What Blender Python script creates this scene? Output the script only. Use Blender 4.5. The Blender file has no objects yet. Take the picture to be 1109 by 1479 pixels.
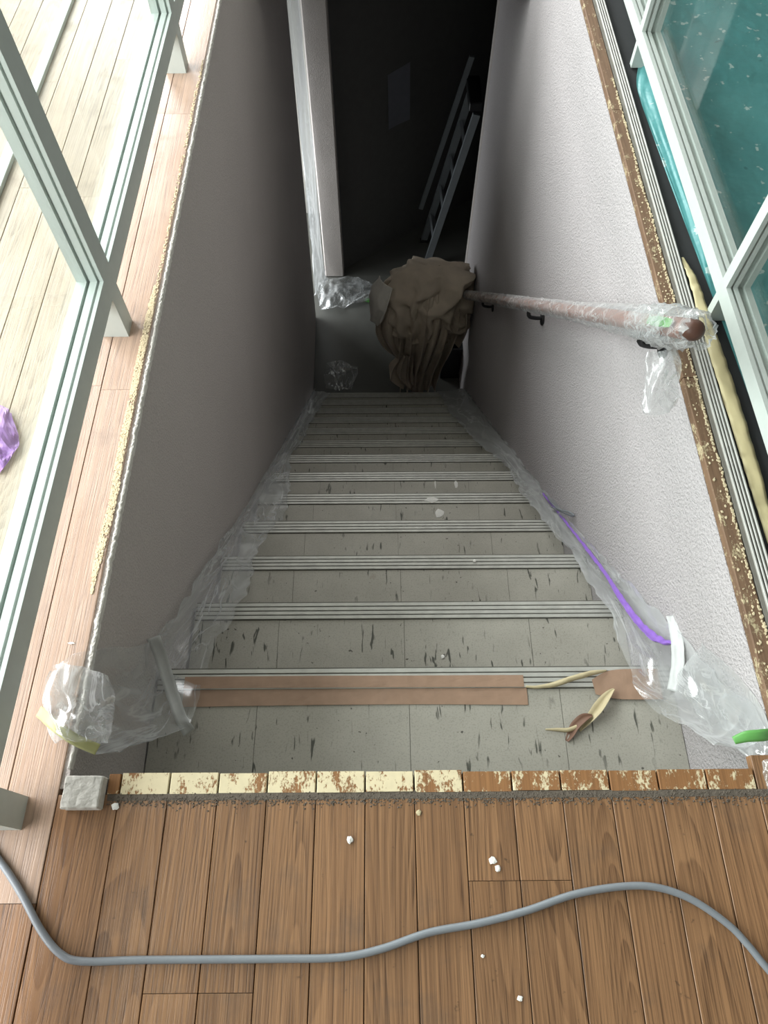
import bpy, bmesh, math, random
from math import sin, cos, pi, radians
from mathutils import Vector, noise as mnoise
random.seed(7)
S = bpy.context.scene
COL = S.collection

# ---------------------------------------------------------------- camera, world, lights, exposure
cd = bpy.data.cameras.new('camera'); cam = bpy.data.objects.new('camera', cd); COL.objects.link(cam)
cam.location = (0, 0, 1.1)
cam.rotation_euler = (radians(90 - 61.0), 0, radians(-0.4))
cd.sensor_fit = 'VERTICAL'; cd.sensor_height = 24.0; cd.lens = 24.0 * 1040.0 / 1479.0
cd.clip_start = 0.01
S.camera = cam
W = bpy.data.worlds.new('overcast'); S.world = W; W.use_nodes = True
W.node_tree.nodes['Background'].inputs[0].default_value = (0.80, 0.86, 0.92, 1)
W.node_tree.nodes['Background'].inputs[1].default_value = 0.6
def area(name, loc, rot, sx, sy, power, col=(1, 1, 1)):
    l = bpy.data.lights.new(name, 'AREA'); l.shape = 'RECTANGLE'; l.size = sx; l.size_y = sy
    l.energy = power; l.color = col
    o = bpy.data.objects.new(name, l); COL.objects.link(o); o.location = loc; o.rotation_euler = rot
    return o
# daylight through the room's windows: left wall, front wall, and a smaller one behind the viewer
area('daylight_left', (-2.0, 0.95, 1.25), (0, radians(-90), 0), 1.7, 4.6, 236, (0.97, 0.99, 1.0))
area('daylight_front', (-1.0, 4.42, 1.35), (radians(-90), 0, 0), 1.8, 1.9, 120, (0.97, 0.99, 1.0))
area('daylight_back', (0.3, -2.35, 1.5), (radians(90), 0, 0), 3.2, 1.5, 4, (1.0, 0.97, 0.93))
area('doorway_daylight', (-1.6, 4.55, -2.4), (0, radians(-90), 0), 1.25, 1.5, 55, (0.92, 0.97, 1.0))
S.view_settings.view_transform = 'Standard'; S.view_settings.look = 'None'
S.view_settings.exposure = 0.17; S.view_settings.gamma = 1.0; S.view_settings.use_curve_mapping = False
S.cycles.use_denoising = True
S.cycles.max_bounces = 10; S.cycles.diffuse_bounces = 2; S.cycles.transparent_max_bounces = 24
S.cycles.caustics_reflective = False; S.cycles.caustics_refractive = False

# ---------------------------------------------------------------- helpers
def lin(r, g, b):
    f = lambda c: (c / 255 / 12.92) if c / 255 <= 0.04045 else ((c / 255 + 0.055) / 1.055) ** 2.4
    return (f(r), f(g), f(b), 1)
class NT:
    def __init__(s, name):
        s.m = bpy.data.materials.new(name); s.m.use_nodes = True; s.t = s.m.node_tree
        s.t.nodes.clear(); s.out = s.t.nodes.new('ShaderNodeOutputMaterial')
    def n(s, typ, **kw):
        nd = s.t.nodes.new('ShaderNode' + typ)
        for k, v in kw.items(): setattr(nd, k, v)
        return nd
    def l(s, a, b): s.t.links.new(a, b)
    def set(s, sock, v):
        if isinstance(v, bpy.types.NodeSocket): s.l(v, sock)
        elif isinstance(v, (int, float)) or len(v) == len(sock.default_value): sock.default_value = v
        else: sock.default_value = v[:3]
    def coord(s, kind='Object', scale=(1, 1, 1), add=None):
        c = s.n('TexCoord'); v = c.outputs[kind]
        if add is not None:
            a = s.n('VectorMath', operation='ADD'); s.l(v, a.inputs[0]); s.set(a.inputs[1], add); v = a.outputs[0]
        mp = s.n('Mapping'); s.l(v, mp.inputs[0]); mp.inputs['Scale'].default_value = scale
        return mp.outputs[0]
    def rnd(s, mult=37.0):
        o = s.n('ObjectInfo'); m = s.n('VectorMath', operation='SCALE'); cb = s.n('CombineXYZ')
        for i in range(3): s.l(o.outputs['Random'], cb.inputs[i])
        s.l(cb.outputs[0], m.inputs[0]); m.inputs['Scale'].default_value = mult
        return m.outputs[0], o.outputs['Random']
    def noise(s, vec, scale, detail=3, rough=0.5, dist=0.0):
        x = s.n('TexNoise'); s.l(vec, x.inputs['Vector']); x.inputs['Scale'].default_value = scale
        x.inputs['Detail'].default_value = detail; x.inputs['Roughness'].default_value = rough
        x.inputs['Distortion'].default_value = dist
        return x.outputs['Fac']
    def math(s, op, a, b=0.0, clamp=False):
        x = s.n('Math', operation=op, use_clamp=clamp); s.set(x.inputs[0], a); s.set(x.inputs[1], b); return x.outputs[0]
    def ramp(s, f, a, b, interp='LINEAR'):
        x = s.n('MapRange'); x.interpolation_type = 'SMOOTHSTEP' if interp == 'S' else 'LINEAR'
        s.set(x.inputs[0], f); x.inputs[1].default_value = a; x.inputs[2].default_value = b
        return x.outputs[0]
    def mix(s, f, a, b, mode='MIX'):
        x = s.n('Mix', data_type='RGBA', blend_type=mode); s.set(x.inputs[0], f); s.set(x.inputs[6], a); s.set(x.inputs[7], b)
        return x.outputs[2]
    def bump(s, h, strength=0.3, dist=0.002):
        x = s.n('Bump'); s.l(h, x.inputs['Height']); x.inputs['Strength'].default_value = strength
        x.inputs['Distance'].default_value = dist; return x.outputs[0]
    def bsdf(s, col, rough=0.6, metal=0.0, normal=None, spec=0.5):
        b = s.n('BsdfPrincipled'); s.set(b.inputs['Base Color'], col); s.set(b.inputs['Roughness'], rough)
        b.inputs['Metallic'].default_value = metal; b.inputs['Specular IOR Level'].default_value = spec
        if normal is not None: s.l(normal, b.inputs['Normal'])
        s.l(b.outputs[0], s.out.inputs[0]); return b
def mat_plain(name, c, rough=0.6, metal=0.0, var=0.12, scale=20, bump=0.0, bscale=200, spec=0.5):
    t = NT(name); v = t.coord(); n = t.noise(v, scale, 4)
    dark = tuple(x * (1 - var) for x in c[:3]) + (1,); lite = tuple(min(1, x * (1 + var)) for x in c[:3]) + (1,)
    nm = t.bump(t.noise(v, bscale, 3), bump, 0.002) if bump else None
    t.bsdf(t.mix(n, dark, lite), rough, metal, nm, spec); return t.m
def mat_wood(name, dark, lite, rough=0.38, dust=0.0, spec=0.5, rc=0.26):
    t = NT(name); off, r = t.rnd()
    v = t.coord(scale=(1, 1, 1), add=off)
    def st(a, b, c=8):
        mp = t.n('Mapping'); t.l(v, mp.inputs[0]); mp.inputs['Scale'].default_value = (a, b, c); return mp.outputs[0]
    n = t.noise(st(9.0, 0.55), 1.0, 0.3, 0.3)
    wob = t.noise(st(40, 6), 1.0, 2)
    ph = t.math('ADD', t.math('MULTIPLY', n, 330), t.math('MULTIPLY', wob, 3.5))
    saw = t.math('FRACT', t.math('MULTIPLY', ph, 0.16))
    rings = t.ramp(saw, 0.15, 1.0)
    rings = t.math('MULTIPLY', rings, t.ramp(saw, 1.0, 0.93))
    pore = t.ramp(t.noise(st(520, 7, 40), 1.0, 3, 0.6), 0.47, 0.66)
    line = t.ramp(t.noise(st(210, 1.8, 20), 1.0, 3, 0.65), 0.42, 0.62)
    broad = t.noise(st(16, 1.2, 6), 1.0, 3, 0.5)
    f = t.math('ADD', t.math('MULTIPLY', rings, rc), t.math('ADD', t.math('MULTIPLY', line, 0.32), t.math('MULTIPLY', broad, 0.30)), True)
    c = t.mix(f, lite, dark)
    c = t.mix(t.math('MULTIPLY', t.math('MULTIPLY', pore, t.math('ADD', 0.35, rings)), 0.55), c, tuple(x * 0.40 for x in dark[:3]) + (1,))
    br = t.math('ADD', t.math('MULTIPLY', r, 0.20), 0.88)
    cb = t.n('CombineColor'); [t.l(br, cb.inputs[i]) for i in range(3)]
    c = t.mix(1.0, c, cb.outputs[0], 'MULTIPLY')
    smudge = t.ramp(t.noise(v, 9, 5, 0.62), 0.56, 0.76)
    c = t.mix(t.math('MULTIPLY', smudge, 0.40), c, lin(66, 58, 50))
    dirt = t.ramp(t.noise(v, 60, 4, 0.6), 0.69, 0.76)
    c = t.mix(t.math('MULTIPLY', dirt, 0.6), c, lin(45, 38, 32))
    if dust: c = t.mix(t.math('MULTIPLY', t.ramp(t.noise(v, 5, 5), 0.1, 0.8), dust), c, lin(226, 212, 198))  # pale overlay stands in for window glare on the left planks
    t.bsdf(c, t.math('ADD', t.math('MULTIPLY', smudge, 0.25), rough), 0, t.bump(t.math('SUBTRACT', 1.0, pore), 0.25, 0.0008), spec)
    return t.m
def mat_residue(name, base_d, base_l, cream, bias, attr=None):
    """wood with cream adhesive or paint left on it in flakes"""
    t = NT(name); off, r = t.rnd(); v = t.coord(add=off)
    mp = t.n('Mapping'); t.l(v, mp.inputs[0]); mp.inputs['Scale'].default_value = (300, 10, 30)
    gr = t.noise(mp.outputs[0], 1, 3); wood = t.mix(gr, base_l, base_d)
    mp2 = t.n('Mapping'); t.l(v, mp2.inputs[0]); mp2.inputs['Scale'].default_value = (1.0, 0.55, 1)
    n = t.math('ADD', t.math('MULTIPLY', t.noise(mp2.outputs[0], 52, 2), 0.5), t.math('MULTIPLY', t.noise(mp2.outputs[0], 300, 4, 0.7), 0.5))
    w = bias
    if attr:
        a = t.n('Attribute'); a.attribute_type = 'OBJECT'; a.attribute_name = attr; w = a.outputs['Fac']
    f = t.ramp(t.math('SUBTRACT', n, w), -0.02, 0.03)
    t.bsdf(t.mix(f, wood, t.mix(t.noise(v, 90, 3), cream, tuple(x * 0.82 for x in cream[:3]) + (1,))), 0.75, 0, t.bump(f, 0.4, 0.001))
    return t.m
def mat_plaster(name, c, bscale=230, strength=0.55):
    t = NT(name); v = t.coord()
    n1 = t.noise(v, bscale, 2.5, 0.55); big = t.noise(v, 2.2, 3)
    col = t.mix(t.ramp(big, 0.3, 0.7), tuple(x * 0.94 for x in c[:3]) + (1,), c)
    col = t.mix(t.math('MULTIPLY', t.ramp(n1, 0.55, 0.3), 0.35), col, tuple(x * 0.65 for x in c[:3]) + (1,))
    t.bsdf(col, 0.85, 0, t.bump(n1, strength, 0.006), 0.3); return t.m
def mat_tread(name):
    t = NT(name); off, r = t.rnd(11); g = t.n('NewGeometry'); vv = t.n('VectorMath', operation='ADD')
    t.l(g.outputs['Position'], vv.inputs[0]); vv.inputs[1].default_value = (3.1, 5.7, 0); v = vv.outputs[0]
    fine = t.noise(v, 320, 3); mid = t.noise(v, 9, 4)
    c = t.mix(mid, lin(160, 156, 145), lin(191, 187, 176))
    c = t.mix(t.math('MULTIPLY', t.ramp(fine, 0.5, 0.75), 0.35), c, lin(105, 103, 92))
    rot = t.n('Mapping'); t.l(v, rot.inputs[0]); rot.inputs['Rotation'].default_value = (0, 0, 0.12); rot.inputs['Scale'].default_value = (95, 17, 6)
    s = t.noise(rot.outputs[0], 1, 2, 0.5, 0.4)
    mask = t.ramp(t.noise(v, 6.5, 2), 0.42, 0.56)
    st = t.math('MULTIPLY', t.ramp(s, 0.632, 0.68), mask)
    c = t.mix(t.math('MULTIPLY', st, 0.85), c, lin(48, 52, 44))
    sp = t.ramp(t.noise(v, 85, 2, 0.4), 0.735, 0.76)
    c = t.mix(t.math('MULTIPLY', sp, 0.8), c, lin(55, 52, 46))
    rust = t.math('MULTIPLY', t.ramp(t.noise(v, 14, 3), 0.7, 0.78), 0.35)
    c = t.mix(rust, c, lin(120, 92, 62))
    t.bsdf(c, 0.55, 0, t.bump(fine, 0.12, 0.001), 0.4); return t.m
def mat_film(name, base=0.16, crease=0.5, su=4.0, sv=30.0, tint=(0.93, 0.95, 0.95), gloss=0.4):
    t = NT(name); v = t.coord('UV', (su, sv, 1))
    n = t.noise(v, 1.0, 4, 0.55, 1.2)
    cr = t.ramp(t.math('ABSOLUTE', t.math('SUBTRACT', n, 0.5)), 0.05, 0.0, 'S')
    patch = t.ramp(t.noise(v, 0.35, 2), 0.42, 0.62)
    haze = t.ramp(t.noise(v, 0.5, 3), 0.35, 0.7)
    lw = t.n('LayerWeight'); lw.inputs['Blend'].default_value = 0.5
    edge = t.math('POWER', lw.outputs['Facing'], 2.2)
    f = t.math('MULTIPLY', t.math('ADD', 0.45, haze), base)
    f = t.math('ADD', f, t.math('MULTIPLY', t.math('MULTIPLY', cr, patch), crease))
    f = t.math('ADD', f, t.math('MULTIPLY', edge, 0.45), True)
    tr = t.n('BsdfTransparent'); tr.inputs[0].default_value = (0.97, 0.98, 0.98, 1)
    df = t.n('BsdfDiffuse'); df.inputs[0].default_value = tint + (1,)
    tl = t.n('BsdfTranslucent'); tl.inputs[0].default_value = tint + (1,)
    gl = t.n('BsdfGlossy'); gl.inputs['Roughness'].default_value = 0.2
    m0 = t.n('MixShader'); m0.inputs[0].default_value = 0.35; t.l(df.outputs[0], m0.inputs[1]); t.l(tl.outputs[0], m0.inputs[2])
    m1 = t.n('MixShader'); m1.inputs[0].default_value = gloss; t.l(m0.outputs[0], m1.inputs[1]); t.l(gl.outputs[0], m1.inputs[2])
    m2 = t.n('MixShader'); t.l(f, m2.inputs[0]); t.l(tr.outputs[0], m2.inputs[1]); t.l(m1.outputs[0], m2.inputs[2])
    t.l(m2.outputs[0], t.out.inputs[0]); return t.m
def mat_glass(name, tint=(0.93, 0.96, 0.95), refl=0.05):
    t = NT(name); lw = t.n('LayerWeight'); lw.inputs['Blend'].default_value = 0.5
    f = t.math('ADD', refl, t.math('MULTIPLY', t.math('POWER', lw.outputs['Facing'], 5.0), 0.6), True)
    tr = t.n('BsdfTransparent'); tr.inputs[0].default_value = tint + (1,)
    gl = t.n('BsdfGlossy'); gl.inputs['Roughness'].default_value = 0.02
    m = t.n('MixShader'); t.l(f, m.inputs[0]); t.l(tr.outputs[0], m.inputs[1]); t.l(gl.outputs[0], m.inputs[2])
    t.l(m.outputs[0], t.out.inputs[0]); return t.m
def mat_tape(name, c, alpha=0.85):
    t = NT(name); v = t.coord(); n = t.noise(v, 60, 4)
    df = t.n('BsdfPrincipled'); t.set(df.inputs[0], t.mix(n, tuple(x * .8 for x in c[:3]) + (1,), c)); df.inputs['Roughness'].default_value = 0.35
    tr = t.n('BsdfTransparent'); m = t.n('MixShader'); m.inputs[0].default_value = alpha
    t.l(tr.outputs[0], m.inputs[1]); t.l(df.outputs[0], m.inputs[2]); t.l(m.outputs[0], t.out.inputs[0]); return t.m

M = dict(
    plank=mat_wood('floor_wood', lin(92, 63, 43), lin(164, 124, 88), 0.34),
    plank_left=mat_wood('floor_wood_glare', lin(124, 96, 78), lin(176, 146, 122), 0.34, dust=0.25, rc=0.16),  # lighter copy of the plank wood, window glare put into the colour
    plank_pale=mat_wood('floor_wood_pale_glare', lin(132, 114, 92), lin(180, 163, 140), 0.34, dust=0.22, rc=0.16),  # glare on the planks beyond the glass, also put into the colour
    plank_edge=mat_residue('worn_edge_wood', lin(84, 62, 46), lin(142, 112, 86), lin(196, 180, 144), 0.575),
    edge_block=mat_residue('glue_covered_wood', lin(104, 68, 38), lin(170, 122, 76), lin(230, 215, 178), 0.4, 'wear'),
    sub=mat_plain('subfloor', lin(48, 40, 34), 0.9),
    wall=mat_plaster('textured_plaster', lin(193, 187, 187), 200, 1.0),
    wall_l=mat_plaster('textured_plaster_left', lin(202, 194, 189), 230, 0.6),
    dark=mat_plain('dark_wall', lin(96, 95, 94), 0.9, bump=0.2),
    room=mat_plain('room_paint', lin(158, 156, 150), 0.9),
    tread=mat_tread('vinyl_tread'),
    riser=mat_plain('riser_vinyl', lin(110, 108, 98), 0.7),
    alu=mat_plain('worn_aluminium', lin(192, 191, 184), 0.5, 0.35, 0.25, 30, 0.15, 300),
    alu_dark=mat_plain('nosing_base', lin(108, 106, 98), 0.7, 0, 0.3, 60),
    frame=mat_plain('painted_frame', lin(196, 204, 198), 0.45, 0, 0.06, 40),
    glass_l=mat_glass('pane_left', (0.93, 0.96, 0.95), 0.06),
    film=mat_film('clear_film', 0.26, 0.45, 3, 26), film2=mat_film('clear_film_bunched', 0.42, 0.8, 18, 34), film3=mat_film('film_soft', 0.40, 0.4, 3.5, 30), film4=mat_film('film_sleeve', 0.18, 0.65, 22, 30),
    torn=mat_plain('torn_wallpaper', lin(225, 222, 214), 0.9, 0, 0.25, 70, 0.5, 300),
    stub=mat_plain('plaster_stub', lin(206, 203, 195), 0.9, 0, 0.3, 90, 0.9, 160),
    glue=mat_plain('cream_glue', lin(216, 200, 166), 0.85, 0, 0.2, 150),
    cream=mat_residue('cream_adhesive', lin(150, 118, 84), lin(196, 160, 124), lin(232, 214, 178), 0.50),
    cord=mat_plain('grey_cord', lin(128, 133, 138), 0.4, 0, 0.1, 60),
    kraft=mat_plain('brown_tape', lin(166, 136, 114), 0.5, 0, 0.18, 40),
    kraft_back=mat_plain('tape_back', lin(196, 182, 146), 0.6, 0, 0.15, 60),
    green=mat_tape('green_tape', lin(108, 176, 92), 0.94), masking=mat_tape('yellow_green_tape', lin(196, 196, 138), 0.9),
    purple=mat_tape('purple_tape', lin(160, 118, 215), 0.9), clear=mat_tape('clear_tape', lin(226, 228, 226), 0.7),
    yellow=mat_plain('masking_paper', lin(194, 182, 140), 0.55, 0, 0.12, 25),
    teal=mat_plain('teal_sheet', lin(62, 142, 146), 0.34, 0, 0.15, 12, 0.2, 60),
    navy=mat_plain('navy_sheet', lin(38, 56, 70), 0.45, 0, 0.15, 12),
    charcoal=mat_plain('charcoal_gap', lin(52, 54, 55), 0.8, 0, 0.2, 30),
    white=mat_plain('white_flake', lin(238, 236, 230), 0.8, 0, 0.1, 200),
    railwood=mat_plain('rail_wood', lin(128, 74, 50), 0.4, 0, 0.2, 30),
    black=mat_plain('black_metal', lin(28, 28, 30), 0.5),
    cloth=mat_plain('drop_cloth', lin(216, 200, 180), 0.95, 0, 0.25, 9, 0.3, 240),
    rag=mat_plain('white_rag', lin(238, 232, 222), 0.9, 0, 0.1, 30),
    ladder=mat_plain('ladder_aluminium', lin(150, 156, 160), 0.45, 0.4),
    dust=mat_plain('grey_dust', lin(100, 91, 81), 0.95, 0, 0.4, 120, 0.6, 400),
    pwhite=mat_plain('track_white', lin(226, 228, 232), 0.4, 0.1),
)
M['dust_edge'] = M['dust']

WL = {}
def put(o, origin, parent):
    po = Vector(WL.get(parent.name, (0, 0, 0))) if parent else Vector((0, 0, 0))
    o.location = Vector(origin) - po; WL[o.name] = tuple(origin)
    if parent: o.parent = parent
    COL.objects.link(o); return o
def tag(o, label=None, cat=None, group=None, kind=None):
    if label: o['label'] = label
    if cat: o['category'] = cat
    if group: o['group'] = group
    if kind: o['kind'] = kind
    return o
def empty(name, loc, label=None, cat=None, group=None):
    o = bpy.data.objects.new(name, None); o.empty_display_size = 0.05; put(o, loc, None); return tag(o, label, cat, group)
def link(name, bm, mat, parent=None, smooth=False, origin=None):
    if origin is None:
        xs = [v.co for v in bm.verts]
        lo = Vector((min(c.x for c in xs), min(c.y for c in xs), min(c.z for c in xs)))
        hi = Vector((max(c.x for c in xs), max(c.y for c in xs), max(c.z for c in xs)))
        origin = Vector(((lo.x + hi.x) / 2, (lo.y + hi.y) / 2, lo.z))
    for v in bm.verts: v.co -= Vector(origin)
    me = bpy.data.meshes.new(name); bm.to_mesh(me); bm.free(); me.materials.append(mat)
    if smooth: me.polygons.foreach_set('use_smooth', [True] * len(me.polygons))
    o = bpy.data.objects.new(name, me); return put(o, origin, parent)
def box(bm, x0, x1, y0, y1, z0, z1, bev=0.0):
    r = bmesh.ops.create_cube(bm, size=1)
    for v in r['verts']:
        v.co = Vector(((x0 + x1) / 2 + v.co.x * (x1 - x0), (y0 + y1) / 2 + v.co.y * (y1 - y0), (z0 + z1) / 2 + v.co.z * (z1 - z0)))
    if bev:
        es = list({e for v in r['verts'] for e in v.link_edges})
        bmesh.ops.bevel(bm, geom=es, offset=bev, segments=1, affect='EDGES')
    return bm
def B(*a, bev=0.0): return box(bmesh.new(), *a, bev=bev)
def plank(name, x0, x1, y0, y1, z0, z1, mat, parent, ch=0.0007):
    """board with its top long edges chamfered"""
    bm = bmesh.new()
    pr = [(x0, z0), (x0, z1 - ch), (x0 + ch, z1), (x1 - ch, z1), (x1, z1 - ch), (x1, z0)]
    a = [bm.verts.new((x, y0, z)) for x, z in pr]; b = [bm.verts.new((x, y1, z)) for x, z in pr]
    n = len(pr)
    for i in range(n): bm.faces.new((a[i], a[(i + 1) % n], b[(i + 1) % n], b[i]))
    bm.faces.new(a[::-1]); bm.faces.new(b)
    bmesh.ops.recalc_face_normals(bm, faces=bm.faces)
    return link(name, bm, mat, parent)
def cr(p0, p1, p2, p3, t):
    return 0.5 * ((2 * p1) + (-p0 + p2) * t + (2 * p0 - 5 * p1 + 4 * p2 - p3) * t * t + (-p0 + 3 * p1 - 3 * p2 + p3) * t ** 3)
def spline(pts, n):
    pts = [Vector(p) for p in pts]; m = len(pts) - 1; out = []
    for i in range(n + 1):
        u = i / n * m; k = min(int(u), m - 1); t = u - k
        out.append(cr(pts[max(k - 1, 0)], pts[k], pts[k + 1], pts[min(k + 2, m)], t))
    return out
def tube(bm, pts, r, seg=10, radii=None):
    rings = []; n = len(pts)
    for i, p in enumerate(pts):
        d = (pts[min(i + 1, n - 1)] - pts[max(i - 1, 0)]).normalized()
        up = Vector((0, 0, 1)) if abs(d.z) < 0.95 else Vector((1, 0, 0))
        a = d.cross(up).normalized(); b = a.cross(d)
        rr = radii[i] if radii else r
        rings.append([bm.verts.new(p + (a * cos(2 * pi * k / seg) + b * sin(2 * pi * k / seg)) * rr) for k in range(seg)])
    for i in range(n - 1):
        for k in range(seg): bm.faces.new((rings[i][k], rings[i][(k + 1) % seg], rings[i + 1][(k + 1) % seg], rings[i + 1][k]))
    bm.faces.new(rings[0][::-1]); bm.faces.new(rings[-1]); return bm
def sheet(rows, nu, nv, amp=0.0, fu=4.0, fv=12.0, seed=0, thick=0.0, clampf=None, edge_amp=0.0):
    """a soft sheet through rows of control points, folded by ridged noise that runs along the sheet"""
    cols = [spline(r, nv) for r in rows]
    g = []
    for j in range(nv + 1):
        g.append(spline([cols[i][j] for i in range(len(rows))], nu))
    L = sum((g[nv // 2][i + 1] - g[nv // 2][i]).length for i in range(nu)); Wd = sum((g[j + 1][nu // 2] - g[j][nu // 2]).length for j in range(nv))
    bm = bmesh.new(); uvl = bm.loops.layers.uv.new('UVMap'); uvd = {}
    vs = [[bm.verts.new(g[j][i]) for i in range(nu + 1)] for j in range(nv + 1)]
    for j in range(nv + 1):
        for i in range(nu + 1): uvd[vs[j][i]] = (L * i / nu, Wd * j / nv)
    for j in range(nv):
        for i in range(nu):
            f = bm.faces.new((vs[j][i], vs[j][i + 1], vs[j + 1][i + 1], vs[j + 1][i]))
            for lp in f.loops: lp[uvl].uv = uvd[lp.vert]
    bm.normal_update()
    if amp:
        disp = []
        for v in bm.verts:
            a, b = uvd[v]; q = Vector((a * fu + seed * 3.1, b * fv + seed * 1.7, seed * 2.3))
            w = Vector((mnoise.noise(q * 0.6), mnoise.noise(q * 0.6 + Vector((9, 3, 1))), 0)) * 0.8
            d = (0.42 - abs(mnoise.noise(q + w))) * 1.2 + 0.35 * (0.4 - abs(mnoise.noise(q * 2.3 + w * 2)))
            disp.append(d * amp)
        for v, d in zip(bm.verts, disp): v.co += v.normal * d
    if edge_amp:
        for j in (0, nv):
            for i in range(nu + 1):
                q = vs[j][i].co * 14; d = Vector((mnoise.noise(q), mnoise.noise(q + Vector((5, 5, 5))), 0)) * edge_amp
                for jj, k in ((j, 1.0), (abs(j - 1), 0.75), (abs(j - 2), 0.5), (abs(j - 3), 0.25)): vs[jj][i].co += d * k
    if clampf:
        for v in bm.verts: clampf(v.co)
    if thick:
        bmesh.ops.solidify(bm, geom=bm.faces[:], thickness=thick)
    return bm
def ribbon(pts, w, side, n=24, twist=0.0, thick=0.0006, curl=0.0, amp=0.0, seed=0):
    """a strip of tape along pts; side = direction of its width (one vector or one per point)"""
    c = spline(pts, n); sd = spline(side, n) if isinstance(side, list) else [Vector(side)] * (n + 1)
    ws = spline([(x, 0, 0) for x in w], n) if isinstance(w, list) else None
    bm = bmesh.new(); rows = []
    for i, p in enumerate(c):
        t = (c[min(i + 1, n)] - c[max(i - 1, 0)]).normalized()
        s = sd[i].normalized(); s = (s - t * s.dot(t)).normalized(); nn = t.cross(s)
        ww = ws[i].x if ws else w; r = []
        for k in range(5):
            u = k / 4 - 0.5
            q = p + s * (u * ww) + nn * (curl * ww * (4 * u * u - 0.5))
            if amp: q = q + nn * (mnoise.noise(q * 60 + Vector((seed, 0, 0))) * amp)
            r.append(bm.verts.new(q))
        rows.append(r)
    for i in range(n):
        for k in range(4): bm.faces.new((rows[i][k], rows[i + 1][k], rows[i + 1][k + 1], rows[i][k + 1]))
    bm.normal_update()
    if thick: bmesh.ops.solidify(bm, geom=bm.faces[:], thickness=thick)
    return bm

# ---------------------------------------------------------------- dimensions (metres)
XL, XR, Y0, YE = -0.457, 0.588, 0.178, 3.08         # stair well in the floor
G, R, TY, TZ = 0.230, 0.2156, 0.436, -0.343         # going, riser, first nosing
NS = 13; ZL = TZ - NS * R                          # landing level
def nose(k): return TY + k * G, TZ - k * R
def nl(y): return TZ - (y - TY) * R / G            # line through the nosings

# ---------------------------------------------------------------- the setting
bm = bmesh.new()
box(bm, -3.4, 3.4, -2.4, Y0 - 0.006, -0.26, -0.016)
box(bm, -3.4, XL - 0.09, Y0 - 0.006, 4.5, -0.26, -0.016)
box(bm, XR + 0.15, 3.4, Y0 - 0.006, 4.5, -0.26, -0.016)
box(bm, XL - 0.09, XR + 0.15, YE, 4.5, -0.26, -0.016)
floor = tag(link('floor', bm, M['sub'], origin=(0, 0, 0)), 'brown wood plank floor around the open stair well', 'floor', kind='structure')
# front planks
xs = [-0.379 + 0.0706 * k for k in range(14)] + [0.64, 0.72]
joints = {0: [-0.20], 1: [-0.09], 2: [-0.09], 4: [-0.29], 7: [0.035], 8: [0.035], 11: [-0.2], 12: [-0.24], 5: [-0.22]}
def run(x0, x1, ys, mat, gap=0.0006):
    for a, b in zip(ys[:-1], ys[1:]):
        plank('plank', x0 + gap, x1 - gap, a + gap * 0.6, b - gap * 0.6, -0.016, 0.0, mat, floor)
for k in range(len(xs) - 1):
    run(xs[k], xs[k + 1], [-0.45] + sorted(joints.get(k, [])) + [0.146], M['plank'])
# planks left of the well; the outermost ones lie beyond the glass
lx = [-1.42, -1.34, -1.26, -1.18, -1.10, -1.03, -0.966, -0.896, -0.838, -0.767, -0.704, -0.622, -0.540, -0.4665]
lj = {12: [0.012, 0.883, 1.76], 11: [0.012, 0.893, 1.762], 10: [0.30, 1.446, 2.0], 9: [0.573, 1.446], 8: [0.61, 1.478], 7: [1.02, 1.9], 6: [0.7, 1.478], 5: [1.2], 4: [0.9, 1.7], 3: [0.4, 1.3], 2: [1.0], 1: [1.5], 0: [0.8]}
for k in range(len(lx) - 1):
    ys = [-0.45] + lj.get(k, []) + [2.75]
    mt = M['plank_pale'] if k < 11 else M['plank_left']  # left planks carry painted window glare, strongest beyond the glass
    if 0.012 in ys:
        run(lx[k], lx[k + 1], ys[:2], M['plank']); ys = ys[1:]
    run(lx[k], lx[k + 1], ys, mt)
plank('plank', -0.4655, -0.3796, -0.45, 0.149, -0.016, -0.0002, M['plank'], floor)
plank('plank', 0.5405, 0.72, 0.146, 0.197, -0.016, -0.0004, M['plank'], floor)
# planks right of the well and the dark strip under the right partition
for a, b in ((-0.45, 0.20),):
    run(0.72, 0.80, [a, b], M['plank'])
for a, b in zip([0.20, 0.905, 1.77], [0.905, 1.77, 2.75]):
    plank('plank', XR, 0.617, a + 0.001, b - 0.001, -0.016, 0.0, M['plank_edge'], floor, 0.002)
# worn nosing blocks along the top edge of the stairs
bx = [-0.398] + [-0.379 + 0.0706 * k for k in range(14)]
for k in range(len(bx) - 1):
    o = plank('edge_block', bx[k] + 0.0012, bx[k + 1] - 0.0012, 0.150 + random.uniform(-.001, .001), Y0 + random.uniform(-.0015, .0015), -0.03, 0.0005 + random.uniform(0, .001), M['edge_block'], floor, 0.001)
    o['wear'] = [0.56, 0.455, 0.44, 0.445, 0.46, 0.43, 0.44, 0.475, 0.535, 0.53, 0.525, 0.54, 0.55, 0.57][k]
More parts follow.
